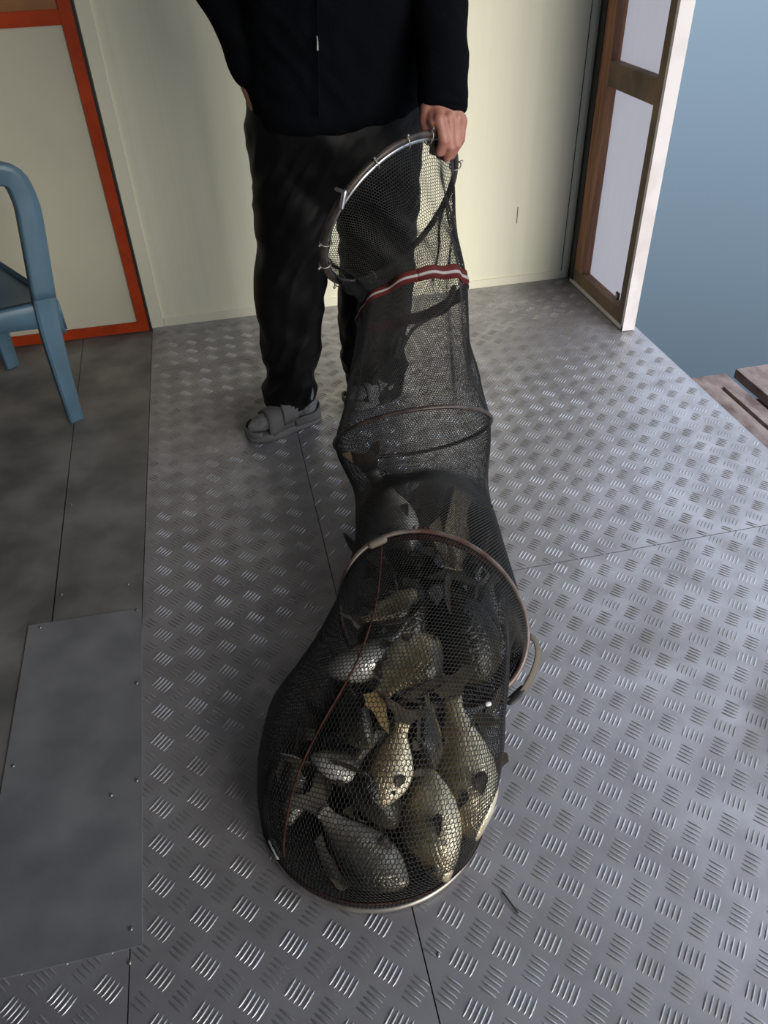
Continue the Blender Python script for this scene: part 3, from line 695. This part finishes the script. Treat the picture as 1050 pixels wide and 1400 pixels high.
# cells: vertices spaced 2pi/(2NC) around; doubled count keeps cell ~1 cm wide
def hexnet2(s0, s1):
    pitch = 0.0060; rows = int((s1 - s0) / pitch); verts = []; edges = []; N = 2 * NC
    for i in range(rows + 1):
        for j in range(N):
            z = 0.16 if (j + i) % 2 == 0 else -0.16
            s = s0 + (i + z) * pitch; verts.append(net_pt(t_at(max(0, min(total, s))), 2 * PI * j / N))
    for i in range(rows + 1):
        for j in range(N):
            a = i * N + j; edges.append((a, i * N + (j + 1) % N))
            if i < rows and (j + i) % 2 == 0: edges.append((a, a + N))
    return verts, edges
def strands(verts, edges, r):
    v = np.array([tuple(a) for a in verts]); e_ = np.array(edges); a = v[e_[:, 0]]; b = v[e_[:, 1]]
    d = b - a; L = np.linalg.norm(d, axis=1); ok = L > 1e-5; a, b, d, L = a[ok], b[ok], d[ok], L[ok]; d = d / L[:, None]
    ref = np.where(np.abs(d[:, 2:3]) < 0.8, np.array([[0, 0, 1.0]]), np.array([[1.0, 0, 0]]))
    n1 = np.cross(d, ref); n1 /= np.linalg.norm(n1, axis=1)[:, None]; n2 = np.cross(d, n1)
    out_ = []
    for k in range(3):
        an = 2 * PI * k / 3; off = (n1 * math.cos(an) + n2 * math.sin(an)) * r
        out_.append(a + off); out_.append(b + off)
    V = np.stack(out_, axis=1).reshape(-1, 3); n = len(a); base = (np.arange(n) * 6)[:, None]
    q = np.array([[0, 1, 3, 2], [2, 3, 5, 4], [4, 5, 1, 0]]).reshape(1, 12)
    Fi = (base + q).reshape(-1, 4)
    me = bpy.data.meshes.new('net_mesh'); me.vertices.add(len(V)); me.vertices.foreach_set('co', V.ravel())
    me.loops.add(Fi.size); me.loops.foreach_set('vertex_index', Fi.ravel().astype(np.int32)); me.polygons.add(len(Fi))
    me.polygons.foreach_set('loop_start', np.arange(0, Fi.size, 4, dtype=np.int32)); me.polygons.foreach_set('loop_total', np.full(len(Fi), 4, dtype=np.int32))
    me.update(calc_edges=True); me.validate(); me.materials.append(M['net']); me.shade_smooth()
    return me
def child(o, par):
    o.parent = par; bpy.context.view_layer.update(); o.matrix_parent_inverse = par.matrix_world.inverted(); return o
vv, ee = hexnet2(0.0, total)
me = strands(vv, ee, 0.00088); no = bpy.data.objects.new('net_mesh', me); col.objects.link(no); child(no, keep)

def ring_pts(s, n=72, k=1.0, push=0.0):
    nn = s['u'].cross(s['r']).normalized()
    return [s['c'] + (s['u'] * math.cos(a) + s['r'] * math.sin(a)) * k + nn * push for a in [2 * PI * i / n for i in range(n)]]
# mouth hoop: bright tube inside, dark wrapped tube outside
mh = obj('mouth_hoop', tube(ring_pts(A, 96, 1.0)[66:] + ring_pts(A, 96, 1.0)[:24], 0.0048, 10), M['hoop_alu'], keep)
wr_ = obj('wrapped_tube', tube(ring_pts(A, 96, 1.045, 0.004), 0.0088, 10, True), M['hoop_dark'], keep)
def tie(s, ang, k=1.025):
    c = s['c'] + (s['u'] * math.cos(ang) + s['r'] * math.sin(ang)) * k
    tn = (-s['u'] * math.sin(ang) + s['r'] * math.cos(ang)).normalized(); rd = (s['u'] * math.cos(ang) + s['r'] * math.sin(ang)).normalized(); nn = tn.cross(rd)
    pts = [c + (rd * math.cos(a) * 0.017 + nn * math.sin(a) * 0.014) for a in [2 * PI * i / 20 for i in range(20)]]
    knot = tube([c + rd * 0.017, c + rd * 0.024 + nn * 0.002], 0.0034, 8)
    obj('cable_tie', join(tube(pts, 0.0018, 6, True), knot), M['hoop_steel'], keep)
for a_deg in (-92, -62, -42, 18, 42, 62, 115, 160, -130): tie(A, math.radians(a_deg))
# clamp bolt on the hoop
cb = A['c'] + (A['u'] * math.cos(-0.15) + A['r'] * math.sin(-0.15)) * 1.09
obj('clamp_bolt', join(tube([cb + Vector((0.004, -0.012, 0.012)), cb + Vector((-0.006, -0.012, -0.022))], 0.0065, 10), tube([cb + Vector((0.004, -0.012, 0.012)), cb + Vector((-0.012, 0.006, 0.016))], 0.005, 8)), M['hoop_alu'], keep)
obj('hoop', tube(ring_pts(C_, 84, 1.015), 0.0058, 10, True), M['hoop_dark'], keep)
obj('hoop', tube(ring_pts(D_, 96, 1.015), 0.0058, 12, True), M['hoop_rust'], keep)
obj('base_hoop', tube(ring_pts(E_, 96, 1.01), 0.0058, 12, True), M['hoop_steel'], keep)
# red webbing bands with a pale stripe
def webbing(tc_, w, name, mats, a0=0, a1=2 * PI, k=1.02, off=0.0, n=140):
    s_c = float(np.interp(tc_, tv, acc))
    lo, hi = [], []
    for i in range(n + 1):
        th = a0 + (a1 - a0) * i / n
        for lst, s in ((lo, s_c + off - w / 2), (hi, s_c + off + w / 2)):
            t = t_at(s); c = spl(cs, t); p = net_pt(t, th); lst.append(c + (p - c) * k)
    return loft([lo, hi], closed=False, caps=False)
o = obj('webbing_band', webbing(2.0, 0.032, '', None), M['band_red'], keep); mo = o.modifiers.new('s', 'SOLIDIFY'); mo.thickness = 0.0012
o2 = obj('stripe', webbing(2.0, 0.007, '', None, k=1.035, off=0.001), M['band_white'], o); mo = o2.modifiers.new('s', 'SOLIDIFY'); mo.thickness = 0.0006
# dark cloth collar around hoop at the lower rim and rust red collar behind the brown hoop
o = obj('webbing_band', webbing(7.06, 0.020, '', None, k=0.985), M['cord'], keep); mo = o.modifiers.new('s', 'SOLIDIFY'); mo.thickness = 0.0012
o = obj('webbing_band', webbing(11.78, 0.035, '', None, k=1.006), M['cord'], keep); mo = o.modifiers.new('s', 'SOLIDIFY'); mo.thickness = 0.001
# dark strap inside the upper net
st = cr_pts([at(620, 393, y=1.99), at(612, 415, y=2.02), at(590, 433, y=2.05), at(565, 450, y=2.05), at(550, 476, y=2.03), at(543, 486, y=2.0)], 6)
obj('inner_strap', tube(st, 0.010, 8, flat=0.35), M['black'], keep)
# seam cord down the side from the brown hoop to the base
cps = []
for px, py, z in ((522, 737, 0.40), (515, 830, 0.365), (492, 895, 0.335), (462, 950, 0.29), (425, 1020, 0.22), (402, 1070, 0.16), (392, 1130, 0.08), (388, 1165, 0.03)): cps.append(at(px, py, z=z))
def nearest_net(px, py, lift=0.004):
    """the net surface point in front of the bag along that pixel's ray"""
    d = (at(px, py, z=0) - Vector((0, 0, CAMH))).normalized(); best = None
    return d
o_c = Vector((0, 0, CAMH))
grid = [(net_pt(t, th)) for t in [7 + 5.0 * i / 90 for i in range(91)] for th in [2 * PI * j / 110 for j in range(110)]]
ga = np.array([tuple(p) for p in grid])
def on_net(px, py, lift=0.004, tol=0.009):
    d = at(px, py, z=0) - o_c; d.normalize(); rel = ga - np.array(tuple(o_c)); tt = rel @ np.array(tuple(d))
    dist = np.linalg.norm(rel - tt[:, None] * np.array(tuple(d)), axis=1); okk = dist < tol
    if not okk.any(): return at(px, py, z=0.02)
    return o_c + d * (tt[okk].min() - lift)
cord = cr_pts([on_net(x, y) for x, y in ((522, 740), (519, 785), (513, 830), (492, 895), (470, 938), (440, 990), (415, 1040), (402, 1075), (393, 1115), (388, 1150), (388, 1170))], 5)
obj('seam_cord', tube(cord, 0.0022, 7), M['cord'], keep)
# side strap and small pieces
sp_ = cr_pts([at(718, 866, z=0.17), at(729, 872, z=0.165), at(736, 892, z=0.15), at(729, 920, z=0.12), at(717, 942, z=0.10), at(705, 953, z=0.09), at(696, 958, z=0.09)], 6)
nsp = len(sp_)
obj('side_strap', tube(sp_, [0.0045 + 0.004 * math.sin(PI * i / nsp) for i in range(nsp)], 8, flat=0.3), M['strap'], keep)
obj('strap_tab', tube([at(714, 941, z=0.10), at(706, 951, z=0.095), at(697, 959, z=0.09)], [0.007, 0.010, 0.009], 8, flat=0.35), M['black'], keep)
obj('strap_tab', tube([at(721, 867, z=0.17), at(727, 873, z=0.165)], [0.008, 0.006], 8, flat=0.35), M['black'], keep)
obj('hoop_clip', tube([at(371, 1150, z=0.05), at(381, 1171, z=0.042)], 0.0058, 8, flat=0.7), M['white_plastic'], keep)
obj('hoop_joint', tube([at(508, 745, z=0.345), at(524, 738, z=0.352)], 0.0085, 8), M['strap'], keep)
obj('knot', join(*[tube([D_['c'] + (D_['u'] * math.cos(a) + D_['r'] * math.sin(a)) * 1.0, D_['c'] + (D_['u'] * math.cos(a + 0.03) + D_['r'] * math.sin(a + 0.03)) * 1.06], 0.0032, 6) for a in (-0.04, 0.02, 0.07)]), M['cord'], keep)
pw = on_net(666, 963, 0.002); obj('white_bead', tube([pw, pw + Vector((0.004, 0, 0.0))], 0.0042, 8), M['white_plastic'], keep)

# ================================================================ FISH
def lp(tab, t): return float(np.interp(t, [a for a, _ in tab], [b for _, b in tab]))
TOPP = [(0, .01), (.03, .045), (.08, .075), (.16, .115), (.28, .165), (.4, .185), (.52, .175), (.65, .135), (.78, .085), (.88, .055), (.94, .05), (1, .055)]
BOTP = [(0, -.01), (.03, -.035), (.08, -.06), (.16, -.10), (.28, -.14), (.4, -.155), (.52, -.15), (.65, -.12), (.78, -.08), (.88, -.05), (.94, -.045), (1, -.05)]
WID = [(0, .012), (.03, .035), (.08, .055), (.16, .078), (.28, .092), (.4, .092), (.55, .078), (.7, .052), (.82, .030), (.92, .016), (1, .008)]
def fish_body(bend=0.0):
    rows = []
    for i in range(33):
        t = (i / 32) ** 1.15; x = 0.5 - t * 0.82; a, b, wd = lp(TOPP, t), lp(BOTP, t), lp(WID, t); yb = bend * (t - 0.4) ** 2
        c = (a + b) / 2; h = (a - b) / 2; row = []
        for k in range(24):
            an = 2 * PI * k / 24; cy, sz = math.cos(an), math.sin(an)
            row.append(Vector((x, yb + wd * (abs(cy) ** 0.9) * (1 if cy > 0 else -1), c + h * sz)))
        rows.append(row)
    v, f = loft(rows)
    return v, f
def fin(pts, bend=0.0, th=0.004):
    v = []
    for s in (-1, 1):
        for x, z in pts: v.append(Vector((x, bend * ((0.5 - x) / 0.82 - 0.4) ** 2 + s * th, z)))
    n = len(pts)
    return v, [tuple(range(n)), tuple(range(2 * n - 1, n - 1, -1))] + [(i, n + i, n + (i + 1) % n, (i + 1) % n) for i in range(n)]
def make_fish_meshes(bend):
    P = {}
    P['body'] = fish_body(bend)
    P['tail_fin'] = fin([(-.31, .05), (-.37, .075), (-.44, .135), (-.50, .165), (-.49, .09), (-.455, .03), (-.445, 0), (-.455, -.03), (-.49, -.08), (-.50, -.155), (-.44, -.125), (-.37, -.07), (-.31, -.045)], bend)
    P['dorsal_fin'] = fin([(.20, .165), (.17, .235), (.13, .245), (.02, .225), (-.10, .19), (-.19, .155), (-.20, .095), (-.1, .13), (.05, .16)], bend, 0.003)
    P['anal_fin'] = fin([(-.10, -.11), (-.12, -.175), (-.155, -.19), (-.19, -.16), (-.20, -.085)], bend, 0.003)
    P['pelvic_fin'] = fin([(.16, -.13), (.10, -.215), (.05, -.215), (.04, -.19), (.09, -.145)], bend, 0.004)
    return P
FM = {}
for key, bend in (('a', 0.25), ('b', -0.22), ('c', 0.05)):
    FM[key] = {}
    for nm, vf in make_fish_meshes(bend).items():
        me = bpy.data.meshes.new('fish_' + nm); me.from_pydata([tuple(a) for a in vf[0]], [], vf[1]); me.update()
        if nm == 'body': me.shade_smooth()
        FM[key][nm] = me
def side_fin(s):
    c = Vector((.28, s * .088, -.065)); pts = []
    for i in range(12):
        a = 2 * PI * i / 12; u = (1 - math.cos(a)) / 2; h = math.sin(a) * (0.012 + 0.030 * u ** 0.8)
        pts.append(c + Vector((-.13 * u, s * (.006 + .018 * math.sin(PI * u)), h - .015 * u)))
    v = pts + [p + Vector((0, s * .005, 0)) for p in pts]; n = 12
    return v, [tuple(range(n)), tuple(range(2 * n - 1, n - 1, -1))] + [(i, n + i, n + (i + 1) % n, (i + 1) % n) for i in range(n)]
def mk(vf, name, sm=False):
    me = bpy.data.meshes.new(name); me.from_pydata([tuple(a) for a in vf[0]], [], vf[1]); me.update()
    if sm: me.shade_smooth()
    return me
PF = {s: mk(side_fin(s), 'pectoral_fin') for s in (-1, 1)}
EY = {}
GC = {}
for s in (-1, 1):
    c = Vector((.425, s * .046, .022))
    EY[s] = mk(loft([ell(c + Vector((0, s * y, 0)), Vector((r, 0, 0)), Vector((0, 0, r)), 14) for y, r in ((-.006, .017), (.002, .017), (.006, .012), (.008, .004))]), 'eye', True)
    rows = []
    for i in range(9):   # gill cover: raised crescent plate
        a = -1.15 + 2.3 * i / 8; x = .33 - .055 * math.cos(a); z = -.005 + .092 * math.sin(a)
        rows.append([Vector((x - .004, s * (.076 - .02 * abs(math.sin(a)) ** 2), z)), Vector((x + .004, s * (.088 - .026 * abs(math.sin(a)) ** 2), z)), Vector((x + .03, s * (.080 - .026 * abs(math.sin(a)) ** 2), z * .92))])
    GC[s] = mk(loft(rows, closed=False, caps=False), 'gill_cover', True)
def fish(head, tail, roll, kind, label, shape='c', thick=1.35, tall=1.3, cat='fish', finm=None):
    """head / tail are world points; roll 0 = upright back up, 90 = lying on its side"""
    h, t = Vector(head), Vector(tail); L = (h - t).length; X = (h - t).normalized()
    up = Vector((0, 0, 1)); Z = (up - X * up.dot(X)).normalized(); Y = Z.cross(X)
    Rm = Matrix((X, Y, Z)).transposed().to_4x4() @ Matrix.Rotation(math.radians(roll), 4, 'X')
    root = empty('fish'); root.matrix_world = Matrix.Translation((h + t) / 2) @ Rm @ Matrix.Diagonal((L, L * thick, L * tall, 1))
    tag(root, label, cat, 'fish inside the keep net')
    def put(me, name, m, par=None):
        o = bpy.data.objects.new(name, me.copy() if False else me); col.objects.link(o); o.parent = par or root
        if not me.materials: me.materials.append(m)
        o.material_slots[0].link = 'OBJECT'; o.material_slots[0].material = m
        return o
    fm = finm or M['fin']
    put(FM[shape]['body'], 'body', M[kind])
    for nm in ('tail_fin', 'dorsal_fin', 'anal_fin', 'pelvic_fin'): put(FM[shape][nm], nm, fm if nm == 'tail_fin' else M['fin'])
    for s in (-1, 1):
        put(PF[s], 'pectoral_fin', M['fin']); put(EY[s], 'eye', M['eye_dark']); put(GC[s], 'gill_cover', M[kind])
    return root
G = M['fin_gold']
z = lambda px, py, zz: at(px, py, z=zz)
# seen through the front of the bag
fish(z(556, 1215, .062), z(412, 1098, .085), 80, 'fish_silver', 'pale grey fish lying across the bottom front of the net bag, head to the right', 'a', tall=1.35)
fish(z(606, 1206, .065), z(562, 975, .17), 118, 'fish_gold', 'bright golden-bellied fish pointing down at the middle bottom of the net bag', 'b', tall=1.2)
fish(z(650, 1150, .075), z(612, 915, .20), 100, 'fish_gold', 'pale golden fish with narrow tail up, along the right side of the net bag', 'c', tall=1.25)
fish(z(520, 1105, .13), z(556, 965, .22), 75, 'fish_gold', 'small brown-gold fish, head down, in the centre of the bag left of the bright-bellied one', 'a', tall=1.5)
fish(z(552, 1120, .10), z(420, 1010, .14), 10, 'fish_dark', 'big dark olive-backed fish above the pale bottom one', 'b', tall=1.5, thick=1.8)
fish(z(396, 1128, .075), z(434, 965, .14), 70, 'fish_silver', 'slim dark fish with pale flank pressed against the left wall of the bag', 'b', tall=0.85, thick=1.0)
fish(z(500, 1025, .22), z(455, 920, .24), -20, 'fish_dark', 'dark fish with a thin bright side edge just left of the bag centre', 'a', tall=1.6)
fish(z(425, 1035, .17), z(545, 1075, .15), 100, 'fish_silver', 'dark fish showing one small white belly patch beside the reddish cord', 'c', tall=1.1)
fish(z(452, 930, .23), z(585, 858, .25), 130, 'fish_silver', 'silvery white-bellied fish curled under the reddish cord', 'a', tall=1.7, thick=1.7)
fish(z(598, 868, .29), z(500, 960, .27), 95, 'fish_gold', 'yellow-gold fish with ragged golden tail beside the silvery white one', 'b', finm=G, tall=1.7, thick=1.7)
fish(z(570, 812, .29), z(480, 868, .28), 80, 'fish_gold', 'small gold fish at the top of the pile inside the brown hoop', 'a', tall=1.3)
fish(z(592, 1052, .14), z(578, 925, .24), 30, 'fish_dark', 'grey fish with spread forked tail at the centre of the bag', 'c', tall=1.3, finm=M['fin_pale'])
fish(z(645, 1060, .09), z(655, 945, .14), 10, 'fish_dark', 'black-looking fish at the right edge of the bag near the strap', 'a', tall=1.6, thick=1.8)
fish(z(645, 1108, .050), z(628, 1000, .06), 60, 'fish_silver', 'fish with reddish-silver flank at the lower right edge of the bag', 'b')
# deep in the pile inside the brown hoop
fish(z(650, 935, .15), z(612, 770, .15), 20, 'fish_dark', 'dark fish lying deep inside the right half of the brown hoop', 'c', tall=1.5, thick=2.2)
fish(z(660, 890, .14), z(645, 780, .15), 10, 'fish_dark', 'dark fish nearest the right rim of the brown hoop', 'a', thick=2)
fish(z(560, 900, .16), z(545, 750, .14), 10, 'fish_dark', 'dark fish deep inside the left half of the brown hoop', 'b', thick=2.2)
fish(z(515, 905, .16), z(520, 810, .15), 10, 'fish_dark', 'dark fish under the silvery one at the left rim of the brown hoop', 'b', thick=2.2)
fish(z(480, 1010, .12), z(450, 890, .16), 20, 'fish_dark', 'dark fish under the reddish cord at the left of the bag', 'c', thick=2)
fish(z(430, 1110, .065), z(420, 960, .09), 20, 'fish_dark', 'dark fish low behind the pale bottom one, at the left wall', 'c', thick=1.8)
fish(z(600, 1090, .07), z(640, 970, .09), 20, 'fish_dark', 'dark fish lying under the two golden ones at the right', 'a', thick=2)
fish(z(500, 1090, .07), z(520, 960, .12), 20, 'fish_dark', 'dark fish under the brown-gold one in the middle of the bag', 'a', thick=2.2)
# behind the brown hoop
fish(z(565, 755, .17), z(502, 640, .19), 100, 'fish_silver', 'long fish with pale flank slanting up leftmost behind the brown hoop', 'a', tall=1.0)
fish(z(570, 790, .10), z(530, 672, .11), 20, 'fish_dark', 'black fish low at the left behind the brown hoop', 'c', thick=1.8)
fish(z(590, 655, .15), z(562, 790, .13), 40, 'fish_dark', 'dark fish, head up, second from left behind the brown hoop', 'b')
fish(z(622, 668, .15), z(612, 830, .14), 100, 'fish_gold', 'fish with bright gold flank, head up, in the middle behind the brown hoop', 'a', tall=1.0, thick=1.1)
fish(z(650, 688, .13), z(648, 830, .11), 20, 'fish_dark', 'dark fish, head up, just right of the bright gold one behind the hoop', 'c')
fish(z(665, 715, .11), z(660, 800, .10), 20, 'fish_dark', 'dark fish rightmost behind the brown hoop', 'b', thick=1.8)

# ================================================================ LITTLE THINGS ON THE FLOOR
tw = tube(cr_pts([at(686, 1218, z=0.003), at(695, 1230, z=0.005), at(703, 1241, z=0.004), at(708, 1248, z=0.003)], 4), [0.001] + [0.0016] * 11 + [0.001], 6)
tag(obj('twig', tw, M['twig']), 'thin dark twig on the tread plate right of the bag base', 'twig')
